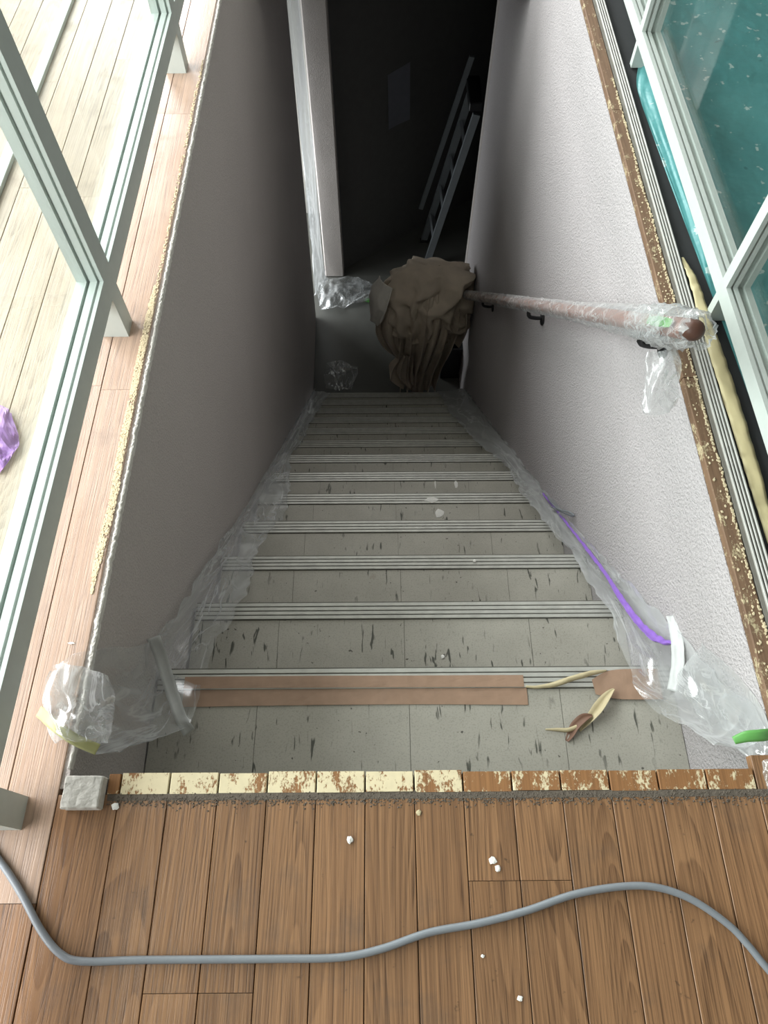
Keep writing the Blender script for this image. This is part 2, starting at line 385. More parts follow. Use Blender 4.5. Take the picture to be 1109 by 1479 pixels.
# dust swept along the joint
bm = bmesh.new()
random.seed(3)
n = 260
for i in range(n):
    x = -0.39 + 0.94 * i / (n - 1); 
    for q in range(8):
        xx = x + random.uniform(-.004, .004); yy = 0.1465 + random.gauss(-0.006, 0.005); yy = min(yy, 0.1505); r = random.uniform(0.0006, 0.0018)
        a = random.uniform(0, 6)
        vs = [bm.verts.new((xx + r * 1.6 * cos(a + j * 2.1), yy + r * sin(a + j * 2.1), 0.0002)) for j in range(3)] + [bm.verts.new((xx, yy, r * 0.9))]
        for j in range(3): bm.faces.new((vs[j], vs[(j + 1) % 3], vs[3]))
box(bm, -0.395, 0.555, 0.1405, 0.1500, -0.0006, 0.0004)
tag(link('dust', bm, M['dust']), 'line of grey dust lying along the top stair edge', 'dust', kind='stuff')

def wall(name, pts, mat, label, thick):
    """wall slab from four corners (top near, top far, bottom far, bottom near) with a thickness vector"""
    bm = bmesh.new(); a = [bm.verts.new(p) for p in pts]; b = [bm.verts.new(Vector(p) + Vector(thick)) for p in pts]
    bm.faces.new(a); bm.faces.new(b[::-1])
    for i in range(4): bm.faces.new((a[i], b[i], b[(i + 1) % 4], a[(i + 1) % 4]))
    bmesh.ops.recalc_face_normals(bm, faces=bm.faces)
    return tag(link(name, bm, mat, origin=(0, 0, 0)), label, 'wall', kind='structure')
wall_l = wall('wall_left', [(XL, Y0 - 0.02, -0.004), (XL - .003, 4.12, -0.004), (-0.510, 4.12, ZL), (XL, Y0 - 0.02, ZL)], M['wall_l'], 'grey textured wall on the shaded left side of the stairs', (-0.08, 0, 0))
wall_r = wall('wall_right', [(XR, Y0 - 0.02, -0.018), (XR, 3.84, -0.018), (XR, 3.84, ZL), (XR, Y0 - 0.02, ZL)], M['wall'], 'pale textured wall on the lit right side of the stairs', (0.06, 0, 0))
# torn edge of the wall covering along the top of the left wall
bm = bmesh.new(); random.seed(5); pa = []
n = 900
for i in range(n + 1):
    y = 0.185 + 2.55 * i / n
    nz_ = lambda f, k: mnoise.noise(Vector((y * f, k, 0)))
    w = max(0.0012, 0.0048 + 0.0022 * nz_(9, 0) + 0.0020 * nz_(45, 1) + 0.0022 * nz_(150, 2))
    h = 0.0015 + 0.0022 * nz_(60, 4)
    x1 = XL + 0.0015 + 0.0014 * nz_(30, 7) + 0.0016 * nz_(120, 8)
    pa.append([bm.verts.new(p) for p in ((x1 - w, y, -0.008), (x1 - w, y, h), (x1 - .4 * w, y, h + 0.0016 * nz_(170, 3)), (x1, y, h - 0.001), (x1 + .0003, y, -0.010 + .003 * nz_(80, 5)))])
for i in range(n):
    for k in range(4): bm.faces.new((pa[i][k], pa[i + 1][k], pa[i + 1][k + 1], pa[i][k + 1]))
link('torn_edge', bm, M['torn'], wall_l)
# cream glue flakes along the left edge planks
def flakes(name, n, y0, y1, cx, wid, mat, parent, z=0.0002, seed=1, fade=0.08):
    """a band of tiny glue flakes"""
    random.seed(seed); bm = bmesh.new()
    for i in range(n):
        y = random.uniform(y0, y1); e = min(1, (y - y0) / fade + 0.15, (y1 - y) / fade + 0.15)
        if mnoise.noise(Vector((y * 24, seed, 0))) + 0.35 * e < random.uniform(-0.4, 0.3): continue
        x = cx + wid * e * random.uniform(-1, 1) + 0.004 * mnoise.noise(Vector((y * 7, seed, 5))); r = random.uniform(0.0008, 0.0026); a = random.uniform(0, 6); h = random.uniform(0.0006, 0.0016)
        m = random.randint(4, 6); vs = []
        for q in range(m):
            rr = r * random.uniform(0.6, 1.2); vs.append(bm.verts.new((x + rr * cos(a + q * 2 * pi / m), y + 1.5 * rr * sin(a + q * 2 * pi / m), z)))
        tp = [bm.verts.new((v.co.x * .85 + x * .15, v.co.y * .85 + y * .15, z + h)) for v in vs]
        bm.faces.new(tp)
        for q in range(m): bm.faces.new((vs[q], vs[(q + 1) % m], tp[(q + 1) % m], tp[q]))
    return tag(link(name, bm, mat, parent), kind='stuff')
flakes('glue_residue', 3600, 0.46, 1.16, -0.4755, 0.0062, M['glue'], floor, seed=2)
flakes('glue_residue', 500, 1.05, 2.0, -0.4715, 0.0028, M['glue'], floor, seed=5)
flakes('glue_residue', 800, 0.30, 1.9, 0.6125, 0.0022, M['glue'], floor, seed=8)
flakes('glue_residue', 130, 0.25, 1.5, 0.6000, 0.0070, M['glue'], floor, seed=9)
# stub of plaster at the left corner of the stair head
bm = B(-0.452, -0.398, 0.128, 0.172, 0.0002, 0.022, bev=0.002)
bmesh.ops.subdivide_edges(bm, edges=bm.edges[:], cuts=4, use_grid_fill=True)
for v in bm.verts:
    if v.co.z > 0.003: v.co += Vector((mnoise.noise(v.co * 120), mnoise.noise(v.co * 120 + Vector((5, 0, 0))), mnoise.noise(v.co * 120 + Vector((0, 9, 0))))) * 0.0016
tag(link('plaster_stub', bm, M['stub']), 'broken white plaster stub at the left corner of the top step', 'plaster block')

# lower level
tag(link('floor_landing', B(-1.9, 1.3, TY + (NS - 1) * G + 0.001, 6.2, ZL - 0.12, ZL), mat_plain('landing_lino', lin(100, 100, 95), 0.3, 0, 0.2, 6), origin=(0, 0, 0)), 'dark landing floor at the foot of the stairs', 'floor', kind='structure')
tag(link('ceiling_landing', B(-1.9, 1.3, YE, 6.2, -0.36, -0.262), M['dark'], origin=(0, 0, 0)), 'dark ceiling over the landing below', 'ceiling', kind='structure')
col1 = bmesh.new()
for i, (x, y) in enumerate(((-0.45, 4.57), (-0.297, 4.595), (-0.297, 4.75), (-0.45, 4.75))):
    pass
box(col1, -0.45, -0.297, 4.57, 4.74, ZL, -0.36, bev=0.008)
tag(link('column', col1, M['wall_l']), 'pale rough plaster pillar standing left at the foot of the stairs', 'pillar')
col2 = bmesh.new()
sec = [(0.585 + 0.034 + 0.038 * cos(a), 3.885 + 0.044 * sin(a)) for a in [2 * pi * i / 20 for i in range(20)]]
ca = [col2.verts.new((x, y, ZL)) for x, y in sec]; cb_ = [col2.verts.new((x, y, -0.36)) for x, y in sec]
for i in range(20): col2.faces.new((ca[i], ca[(i + 1) % 20], cb_[(i + 1) % 20], cb_[i]))
col2.faces.new(ca[::-1]); col2.faces.new(cb_)
tag(link('column', col2, M['wall_l']), 'rounded grey plaster post ending the right wall behind the draped cloth', 'pillar')
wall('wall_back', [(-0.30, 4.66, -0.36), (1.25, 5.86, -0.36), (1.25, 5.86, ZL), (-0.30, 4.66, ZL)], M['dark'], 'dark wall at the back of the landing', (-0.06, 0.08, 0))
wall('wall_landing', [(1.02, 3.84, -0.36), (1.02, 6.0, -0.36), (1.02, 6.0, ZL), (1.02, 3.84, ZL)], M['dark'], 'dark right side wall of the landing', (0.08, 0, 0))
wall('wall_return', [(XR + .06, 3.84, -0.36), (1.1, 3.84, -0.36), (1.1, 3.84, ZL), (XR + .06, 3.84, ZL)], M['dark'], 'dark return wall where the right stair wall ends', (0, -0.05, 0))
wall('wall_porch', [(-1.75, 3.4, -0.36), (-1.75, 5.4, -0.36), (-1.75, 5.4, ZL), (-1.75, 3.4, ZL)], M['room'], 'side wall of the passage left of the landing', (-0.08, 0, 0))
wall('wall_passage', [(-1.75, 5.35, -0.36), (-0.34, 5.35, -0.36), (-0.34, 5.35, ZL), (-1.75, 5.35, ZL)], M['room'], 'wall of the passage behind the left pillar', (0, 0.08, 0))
wall('wall_passage', [(-0.42, 4.745, -0.36), (-0.42, 5.35, -0.36), (-0.42, 5.35, ZL), (-0.42, 4.745, ZL)], M['room'], 'short unseen wall added behind the left pillar to stop light leaks', (0.06, 0, 0))  # out of view; keeps the doorway light off the back wall
wall('wall_passage', [(-1.75, 3.5, -0.36), (-0.60, 3.5, -0.36), (-0.60, 3.5, ZL), (-1.75, 3.5, ZL)], M['room'], 'near wall of the passage left of the landing', (0, -0.08, 0))
# upper room shell (behind and above the viewer)
wall('wall_back', [(-3.5, -2.45, 2.45), (3.5, -2.45, 2.45), (3.5, -2.45, -0.02), (-3.5, -2.45, -0.02)], M['room'], 'wall of the room behind the viewer', (0, -0.1, 0))
wall('wall_right', [(3.45, -2.5, 2.45), (3.45, 4.6, 2.45), (3.45, 4.6, -0.02), (3.45, -2.5, -0.02)], M['room'], 'far right wall of the upper room', (0.1, 0, 0))
wall('wall_front', [(-3.5, 4.5, 2.45), (3.5, 4.5, 2.45), (3.5, 4.5, -0.02), (-3.5, 4.5, -0.02)], M['room'], 'front wall of the upper room', (0, 0.1, 0))
wall('wall_left', [(-2.1, -2.5, 2.45), (-2.1, 4.6, 2.45), (-2.1, 4.6, -0.02), (-2.1, -2.5, -0.02)], M['room'], 'far left wall of the upper room', (-0.1, 0, 0))
tag(link('ceiling', B(-3.5, 3.5, -2.5, 4.6, 2.45, 2.55), M['room'], origin=(0, 0, 2.45)), 'white ceiling of the upper room', 'ceiling', kind='structure')

# ---------------------------------------------------------------- staircase
st = empty('staircase', (0.06, Y0, ZL), 'steep flight of grey vinyl steps with ridged metal nosings', 'staircase')
seams = [XL + 0.001, -0.250, 0.053, 0.356, XR - 0.001]
link('riser', B(XL + .001, XR - .001, Y0 - 0.004, Y0 - 0.001, TZ, -0.031), M['riser'], st)
for k in range(NS):
    yn, zn = nose(k); yb = Y0 if k == 0 else nose(k - 1)[0]
    t = link('tread', B(XL + .001, XR - .001, yb, yn - 0.012, zn - 0.028, zn - 0.0025), M['riser'], st)
    for a, b in zip(seams[:-1], seams[1:]):
        link('vinyl_tile', B(a + .0005, b - .0005, yb + 0.001, yn - 0.046, zn - 0.0025, zn), M['tread'], t)
    link('riser', B(XL + .001, XR - .001, yn - 0.018, yn - 0.013, zn - R, zn - 0.028), M['riser'], st)
    # nosing: a base with four raised ridges and a rounded lip
    bm = B(XL + .003, XR - .003, yn - 0.045, yn - 0.001, zn - 0.002, zn + 0.0015)
    box(bm, XL + .003, XR - .003, yn - 0.004, yn, zn - 0.024, zn + 0.002)
    nz = link('nosing', bm, M['alu_dark'], st)
    bm = bmesh.new()
    for j in range(4):
        a = yn - 0.044 + j * 0.0108
        box(bm, XL + .003, XR - .003, a, a + 0.0086, zn + 0.0012, zn + 0.0042, bev=0.0008)
    link('ridge', bm, M['alu'], nz)

# ---------------------------------------------------------------- things on the right of the well
tk = empty('door_track', (0.634, 0.2, 0), 'grooved silver aluminium sliding track along the right well edge', 'track')
link('base', B(0.618, 0.6495, 0.19, 2.75, -0.012, 0.0015), mat_plain('dirty_aluminium', lin(126, 122, 114), 0.6, 0.2, 0.3, 30), tk)
for j in range(4):
    x = 0.6245 + j * 0.0064
    link('rib', B(x, x + 0.0034, 0.19, 2.75, 0.001, 0.0065 + (0.002 if j == 3 else 0), bev=0.0006), M['alu'], tk)
link('floor_strip', B(0.6497, 0.80, 0.19, 2.75, -0.016, -0.004), M['charcoal'], floor)
plank('plank', 0.80, 1.6, -0.45, 2.75, -0.016, -0.004, M['charcoal'], floor)

# ---------------------------------------------------------------- glazed partitions
def partition(name, xf, s, posts, pw, z0, fh, ylo, yhi, label, glass, foot=0.05):
    """xf = face plane towards the well, s = +1 when the frame runs to +X; lower rails, posts, panes"""
    root = empty(name, (xf + s * 0.02, posts[1], 0), label, 'glass partition')
    def X(a, b): return (xf + s * a, xf + s * b) if s > 0 else (xf + s * b, xf + s * a)
    D = [(0.0, 0.009, 0.0), (0.009, 0.015, -0.006), (0.015, 0.023, -0.001), (0.023, 0.036, -0.008), (0.036, 0.048, -0.001)]
    if s < 0: D = [(0.0, 0.007, 0.0), (0.007, 0.013, -0.009), (0.013, 0.026, -0.002), (0.026, 0.033, -0.012), (0.033, 0.052, -0.003)]
    for a, b in zip(posts[:-1], posts[1:]):
        bm = bmesh.new()
        for d0, d1, dz in D: box(bm, *X(d0, d1), a + pw / 2 + dz, b - pw / 2 - dz, z0 + (0.004 if dz else 0), z0 + fh + dz)
        link('bottom_rail', bm, M['frame'], root)
        g0 = D[-2][0] + 0.004
        link('pane', B(*X(g0, g0 + 0.004), a + pw / 2 - 0.004, b - pw / 2 + 0.004, z0 + fh - 0.012, 1.78), glass, root)
    for p in posts:
        bm = bmesh.new()
        for d0, d1, dz in D: box(bm, *X(d0, d1), p - pw / 2 - dz, p + pw / 2 + dz, z0, 1.8)
        link('post', bm, M['frame'], root)
        link('leg', B(*X(0.0, foot), p - pw / 2 + .003, p + pw / 2 - .003, 0.0, z0), M['frame'], root)
    bm = bmesh.new(); box(bm, *X(0, 0.05), posts[0] - .03, posts[-1] + .03, 1.8, 1.86); link('top_rail', bm, M['frame'], root)
    return root
partition('glass_partition', -0.508, -1, [-0.795, 0.125, 1.04, 1.958, 2.876], 0.050, 0.100, 0.048, -1, 3, 'pale grey framed glass partition standing on legs left of the well', M['glass_l'], 0.052)
partition('glass_partition', 0.669, 1, [0.155, 1.063, 1.963, 2.87], 0.026, 0.058, 0.034, 0, 3, 'pale framed glass partition beside the teal sheet, right of the well', mat_glass('pane_right', (0.975, 0.985, 0.98), 0.05), 0.046)

# floor track beyond the left glass
tr = empty('floor_track', (-0.89, 1.5, 0), 'white metal floor track lying beyond the left glass', 'track')
link('rail', B(-0.905, -0.882, 0.6, 2.75, 0.0, 0.006, bev=0.001), M['pwhite'], tr)
link('lip', B(-0.882, -0.874, 0.6, 2.75, 0.0, 0.012, bev=0.001), M['frame'], tr)
# purple scrap of film beyond the left glass
def flat(co):
    co.z = max(co.z, 0.001)
rows = [[(-0.735, 0.84, .004), (-0.71, 0.835, .006), (-0.70, 0.82, .004)], [(-0.74, 0.78, .006), (-0.70, 0.77, .022), (-0.667, 0.762, .004)], [(-0.735, 0.73, .004), (-0.70, 0.725, .012), (-0.668, 0.735, .003)], [(-0.72, 0.70, .003), (-0.69, 0.69, .004), (-0.68, 0.70, .003)]]
tag(link('plastic_scrap', sheet(rows, 24, 18, 0.012, 22, 30, 3, clampf=flat), mat_tape('lilac_film', lin(196, 150, 224), 0.8), smooth=False), 'crumpled purple plastic scrap on the floor behind the left glass', 'plastic scrap')

# teal sheet under and beyond the right glass
def teal_rows():
    out = []
    for y, x0 in ((0.60, .712), (0.75, .708), (0.9, .704), (1.10, .696), (1.25, .688), (1.45, .680), (1.65, .673), (1.80, .668), (1.89, .672)):
        h = 0.004 if y > 1.2 else 0.002
        hh = 0.012 if y > 1.2 else 0.006
        out.append([(x0, y, 0.0), (x0 + 0.008, y, h), (x0 + 0.026, y, hh), (x0 + 0.06, y, 0.018 if y > 1.2 else .004), (x0 + 0.12, y, 0.006), (0.95, y + .02, 0.004), (1.2, y + .04, 0.004), (1.5, y, 0.004)])
    return out
def tz(co): co.z = max(co.z, 0.0)
rr = teal_rows()
for y in (2.1, 2.35, 2.7): rr.append([(0.72, y, 0), (.735, y, .006), (.75, y, .008), (.78, y, .006), (.84, y, .005), (.95, y, .004), (1.2, y, .004), (1.5, y, .004)])
t = NT('teal_vinyl'); v = t.coord(); n = t.noise(v, 5, 4)
c = t.mix(n, lin(70, 136, 138), lin(100, 166, 164))
spk = t.ramp(t.noise(v, 28, 3, 0.6), 0.64, 0.665); c = t.mix(t.math('MULTIPLY', spk, 0.6), c, lin(215, 226, 220))
spd = t.ramp(t.noise(v, 22, 2, 0.5), 0.30, 0.27); c = t.mix(t.math('MULTIPLY', spd, 0.5), c, lin(38, 84, 90))
t.bsdf(c, 0.4, 0, t.bump(t.noise(v, 9, 4), 0.5, 0.02), 0.5)
tag(link('teal_sheet', sheet(rr, 110, 60, 0.006, 3, 5, 4, clampf=tz), t.m, smooth=True), 'teal plastic floor sheet with white paint specks under the right glass', 'floor sheet')

# masking paper strip beside the track
pts = [(0.655, 1.235, 0.002), (0.657, 1.19, 0.009), (0.659, 1.13, 0.013), (0.659, 1.07, 0.012), (0.661, 0.98, 0.011), (0.664, 0.88, 0.009), (0.666, 0.78, 0.007), (0.667, 0.68, 0.005), (0.667, 0.55, 0.003), (0.666, 0.36, 0.001)]
tag(link('paper_strip', ribbon(pts, [0.004, 0.014, 0.019, 0.022, 0.027, 0.029, 0.028, 0.026, 0.019, 0.010], (1, 0, 0.1), 90, curl=-0.05, amp=0.004), M['yellow'], smooth=True), 'long strip of cream masking paper lying beside the silver track', 'paper strip')

# ---------------------------------------------------------------- handrail
def hr(y): return Vector((0.530, y, 0.146 - 0.940 * (y - 0.896)))
rail = empty('handrail', hr(0.9), 'reddish wooden handrail wrapped in clear plastic on the right wall', 'handrail')
ya, yb = 0.865, 3.36
link('rail', tube(bmesh.new(), [hr(ya + (yb - ya) * i / 20) for i in range(21)], 0.0185, 16), M['railwood'], rail, True)
for y in (1.02, 1.87, 2.75):
    p = hr(y); bm = bmesh.new()
    tube(bm, spline([p + Vector((0, 0, -0.016)), p + Vector((0.004, 0, -0.055)), p + Vector((0.03, 0, -0.066)), p + Vector((0.056, 0, -0.066))], 10), 0.007, 8)
    tube(bm, [p + Vector((0.052, 0, -0.066)), p + Vector((0.0575, 0, -0.066))], 0.026, 14)
    link('bracket', bm, M['black'], rail, True)
# crinkled film sleeve
def sleeve(y0, y1, r, n, seed, amp, seg=28, rf=None):
    bm = bmesh.new(); rings = []
    d = (hr(y1) - hr(y0)).normalized(); a = Vector((1, 0, 0)); b = a.cross(d).normalized()
    for i in range(n + 1):
        y = y0 + (y1 - y0) * i / n; p = hr(y); ring = []
        for k in range(seg):
            th = 2 * pi * k / seg
            q = Vector((cos(th) * 3 + seed, sin(th) * 3, y * 26))
            rr_ = (rf(i / n) if rf else r) + amp * (0.5 - abs(mnoise.noise(q))) + amp * 0.5 * mnoise.noise(q * 2.6)
            v = p + (a * cos(th) + b * sin(th)) * max(rr_, 0.0195)
            v.x = min(v.x, XR - 0.003)
            ring.append(bm.verts.new(v))
        rings.append(ring)
    uvl = bm.loops.layers.uv.new('UVMap'); Ls = (hr(y1) - hr(y0)).length
    for i in range(n):
        for k in range(seg):
            f = bm.faces.new((rings[i][k], rings[i][(k + 1) % seg], rings[i + 1][(k + 1) % seg], rings[i + 1][k]))
            for lp, (a_, b_) in zip(f.loops, ((i, k), (i, k + 1), (i + 1, k + 1), (i + 1, k))): lp[uvl].uv = (Ls * a_ / n, 0.14 * b_ / seg)
    return bm
link('plastic_wrap', sleeve(0.90, 3.3, 0.022, 190, 1, 0.009, rf=lambda u: 0.0225 + 0.012 * max(0, 1 - u * 4.5)), M['film4'], rail, True)
bm = sleeve(0.835, 1.05, 0.03, 46, 5, 0.020, rf=lambda u: 0.021 + 0.010 * sin(pi * min(1, u * 1.0)))
link('plastic_bunch', bm, M['film4'], rail, True)
p = hr(0.96)
bm = sheet([[p + Vector((-0.03, -0.05, -0.02)), p + Vector((-0.01, -0.055, -0.012)), p + Vector((0.02, -0.05, -0.01))],
            [p + Vector((-0.032, -0.085, -0.04)), p + Vector((-0.012, -0.095, -0.02)), p + Vector((0.02, -0.085, -0.02))],
            [p + Vector((-0.034, -0.115, -0.07)), p + Vector((-0.012, -0.125, -0.05)), p + Vector((0.022, -0.11, -0.05))],
            [p + Vector((-0.03, -0.135, -0.09)), p + Vector((-0.006, -0.145, -0.08)), p + Vector((0.026, -0.13, -0.075))]], 30, 24, 0.018, 14, 26, 8)
link('plastic_tail', bm, M['film2'], rail, True)
off = Vector((-0.36, -0.58, 0.73)) * 0.072
bm = ribbon([hr(1.015) + off * .9, hr(0.985) + off, hr(0.955) + off, hr(0.93) + off * 0.98], [0.012, 0.018, 0.018, 0.014], (0.35, 0.63, 0.68), 20, curl=0.1)
tag(link('tape_strip', bm, M['green'], rail), 'green tape on the plastic wrap')
# rounded end of the rail
bm = bmesh.new(); tube(bm, [hr(0.846), hr(0.852), hr(0.868)], 0.0, 16, radii=[0.010, 0.0175, 0.0195]); link('end_cap', bm, mat_plain('rail_end', lin(92, 62, 50), 0.45), rail, True)

# ---------------------------------------------------------------- plastic film along both sides of the stairs
xe = [-0.376, -0.344, -0.361, -0.340, -0.341, -0.372, -0.405, -0.383, -0.392, -0.385, -0.376, -0.372, -0.350]
rows = [[(-0.512, 0.335, 0.006), (-0.500, 0.30, 0.012), (-0.478, 0.262, 0.022), (-0.452, 0.232, 0.022), (-0.428, 0.212, 0.0), (-0.408, 0.222, -0.03)],
        [(-0.468, 0.365, 0.005), (-0.452, 0.335, -0.03), (-0.446, 0.300, -0.065), (-0.436, 0.275, -0.10), (-0.415, 0.258, -0.13), (-0.395, 0.262, -0.165)],
        [(-0.453, 0.440, -0.20), (-0.449, 0.405, -0.22), (-0.440, 0.370, -0.24), (-0.425, 0.340, -0.26), (-0.400, 0.318, -0.275), (-0.372, 0.312, -0.285)],
        [(-0.453, 0.500, -0.30), (-0.449, 0.470, -0.315), (-0.440, 0.445, -0.325), (-0.420, 0.425, -0.33), (-0.395, 0.412, -0.332), (-0.366, 0.405, -0.332)]]
for k in range(1, NS):
    y, z = nose(k); x = xe[k]; h = 0.10 - 0.05 * min(1, k / 4)
    for dy in ((-0.115, 0.0) if k < 6 else (0.0,)):
        yy = y + dy; zz = nl(yy); sag = 0.0 if dy == 0 else -0.012
        xx = x if dy == 0 else (x + xe[k - 1]) / 2 + 0.004 * (-1) ** k
        rows.append([(-0.4525 - .010 * max(0, k - 6) / 6, yy, zz + h), (-0.449 - .009 * max(0, k - 6) / 6, yy, zz + h * 0.6), (-0.438, yy, zz + 0.03), (-0.42, yy, zz + 0.022 + sag * .3), ((xx - 0.42) / 2, yy, zz + 0.015 + sag * .6), (xx, yy, zz + 0.009 + sag)])
def cl(co):
    lim = XL + 0.003 - 0.0095 * max(0, min(1, (co.y - 1.8) / 1.4))
    if co.z < -0.004: co.x = max(co.x, lim)
    else: co.z = max(co.z, 0.002)
sl = empty('plastic_sheet', (-0.43, 0.3, 0), 'clear plastic film taped down the left edge of the stairs', 'plastic sheet')
link('film', sheet(rows, 300, 40, 0.016, 3.2, 14, 2, clampf=cl, edge_amp=0.016), M['film'], sl, True)
# bunched end of the film at the left corner
rows = [[(-0.505, 0.325, .006), (-0.487, 0.33, .02), (-0.46, 0.325, .018), (-0.44, 0.33, -.03)], [(-0.515, 0.285, .006), (-0.485, 0.285, .03), (-0.455, 0.28, .03), (-0.43, 0.285, -.04)],
        [(-0.50, 0.25, .004), (-0.475, 0.252, .026), (-0.45, 0.245, .03), (-0.42, 0.25, -.02)], [(-0.475, 0.225, .004), (-0.46, 0.224, .02), (-0.44, 0.218, .02), (-0.415, 0.22, -.01)]]
link('bunched_end', sheet(rows, 50, 50, 0.020, 16, 16, 6, clampf=cl), M['film2'], sl, True)
tag(link('tape_strip', ribbon([(-0.520, 0.268, 0.003), (-0.500, 0.255, 0.02), (-0.472, 0.236, 0.030), (-0.445, 0.220, 0.026), (-0.418, 0.210, 0.008)], 0.016, (0.3, 0.8, 0.1), 24, amp=0.0015), M['masking'], sl, True), 'yellow-green tape over the bunched end')
tag(link('tape_strip', ribbon([(-0.446, 0.470, -0.245), (-0.432, 0.435, -0.270), (-0.410, 0.38, -0.285), (-0.385, 0.325, -0.29), (-0.368, 0.30, -0.30)], [.026, .024, .024, .022, .024], (1, 0.25, 0), 24, amp=0.003, curl=.1), M['clear'], sl, True), 'folded clear tape across the film')

xr = [0.505, 0.538, 0.548, 0.530, 0.514, 0.522, 0.49, 0.452, 0.432, 0.408, 0.40, 0.405, 0.395]
rows = [[(0.583, 0.222, -0.01), (0.572, 0.218, -0.02), (0.560, 0.214, -0.03), (0.548, 0.212, -0.04), (0.538, 0.212, -0.055)],
        [(0.5855, 0.280, -0.04), (0.578, 0.262, -0.065), (0.565, 0.250, -0.09), (0.55, 0.243, -0.115), (0.532, 0.245, -0.135)],
        [(0.5855, 0.345, -0.12), (0.580, 0.330, -0.15), (0.566, 0.315, -0.18), (0.548, 0.305, -0.21), (0.528, 0.303, -0.235)],
        [(0.5855, 0.450, -0.225), (0.580, 0.420, -0.26), (0.562, 0.395, -0.285), (0.535, 0.380, -0.305), (0.500, 0.375, -0.315)],
        [(0.5855, 0.530, -0.31), (0.581, 0.505, -0.345), (0.565, 0.48, -0.36), (0.540, 0.470, -0.355), (0.503, 0.462, -0.345)]]
for k in range(1, NS):
    y, z = nose(k); x = xr[k]; h = 0.11 - 0.06 * min(1, k / 4)
    for dy in ((-0.115, 0.0) if k < 6 else (0.0,)):
        if k == 1 and dy: continue
        yy = y + dy; zz = nl(yy); sag = 0.0 if dy == 0 else -0.012
        xx = x if dy == 0 else (x + xr[k - 1]) / 2
        rows.append([(0.5855, yy, zz + h), (0.582, yy, zz + h * 0.6), (0.572 - (0.588 - xx) * .1, yy, zz + 0.028), ((xx + 0.575) / 2, yy, zz + 0.018 + sag * .6), (xx, yy, zz + 0.009 + sag)])
def clr(co): co.x = min(co.x, XR - 0.002)
sr = empty('plastic_sheet', (0.56, 0.3, -0.1), 'clear plastic film with purple tape down the right edge of the stairs', 'plastic sheet')
link('film', sheet(rows, 300, 36, 0.016, 3.4, 15, 9, clampf=clr, edge_amp=0.014), M['film3'], sr, True)
rows = [[(0.586, 0.43, -0.17), (0.56, 0.40, -0.20), (0.545, 0.37, -0.23)], [(0.586, 0.36, -0.09), (0.562, 0.33, -0.14), (0.545, 0.31, -0.18)], [(0.586, 0.29, -0.03), (0.565, 0.265, -0.08), (0.555, 0.25, -0.12)], [(0.585, 0.222, 0.0), (0.565, 0.214, -0.01), (0.542, 0.212, -0.03)], [(0.585, 0.196, 0.004), (0.57, 0.190, 0.006), (0.552, 0.193, -0.012)]]
link('bunched_end', sheet(rows, 60, 40, 0.022, 9, 20, 12, clampf=clr), M['film2'], sr, True)
tag(link('tape_strip', ribbon([(0.519, 0.217, 0.004), (0.535, 0.221, 0.012), (0.553, 0.222, 0.014), (0.568, 0.224, 0.010), (0.580, 0.228, 0.002)], [.011, .016, .017, .017, .013], (0, 1, 0.3), 24, curl=-.12), M['green'], sr, True), 'green tape over the bunched end')
def rl(y, x, h): return (x, y, nl(y) + h)
pp = [rl(1.30, .575, .04), rl(1.15, .574, .045), rl(1.0, .572, .05), rl(0.85, .570, .055), rl(0.74, .566, .06), rl(0.66, .560, .06), rl(0.58, .556, .06), rl(0.515, .553, .07), rl(0.475, .556, .085), rl(0.455, .566, .10)]
tag(link('tape_strip', ribbon(pp, [.005, .007, .006, .009, .008, .012, .014, .017, .022, .014], (1, 0, 0.4), 90, curl=.25, amp=.006), M['purple'], sr, True), 'purple tape holding the film')
tag(link('tape_strip', ribbon([(0.585, 0.52, -0.275), (0.582, 0.485, -0.265), (0.573, 0.44, -0.25), (0.560, 0.395, -0.245), (0.545, 0.36, -0.25)], [.020, .022, .024, .024, .02], (0.7, 0.2, 0.5), 24, amp=.004, curl=.15), M['clear'], sr, True), 'shiny clear tape on the film')
# wad of plastic at the right corner
rows = [[(0.553, 0.186, .004), (0.566, 0.188, .010), (0.585, 0.186, .006)], [(0.552, 0.168, .004), (0.568, 0.168, .02), (0.588, 0.166, .010)], [(0.553, 0.150, .003), (0.57, 0.148, .016), (0.588, 0.146, .008)], [(0.556, 0.134, .002), (0.572, 0.130, .006), (0.588, 0.128, .003)]]
def fl(co): co.z = max(co.z, 0.0015)
tag(link('plastic_wad', sheet(rows, 30, 24, 0.012, 36, 36, 4, clampf=fl), M['film2'], smooth=True), 'small wad of crumpled plastic at the right corner of the top step', 'plastic scrap')
# bent wire tie lying on the right film
wp = [rl(1.16, .560, .055), rl(1.10, .575, .07), rl(1.06, .583, .085), rl(1.04, .580, .105), rl(1.07, .575, .10), rl(1.12, .566, .075), rl(1.2, .568, .06), rl(1.25, .574, .055)]
tag(link('wire_tie', tube(bmesh.new(), spline(wp, 40), 0.0028, 8), M['cord'], smooth=True), 'bent grey wire tie lying on the film by the right wall', 'wire')

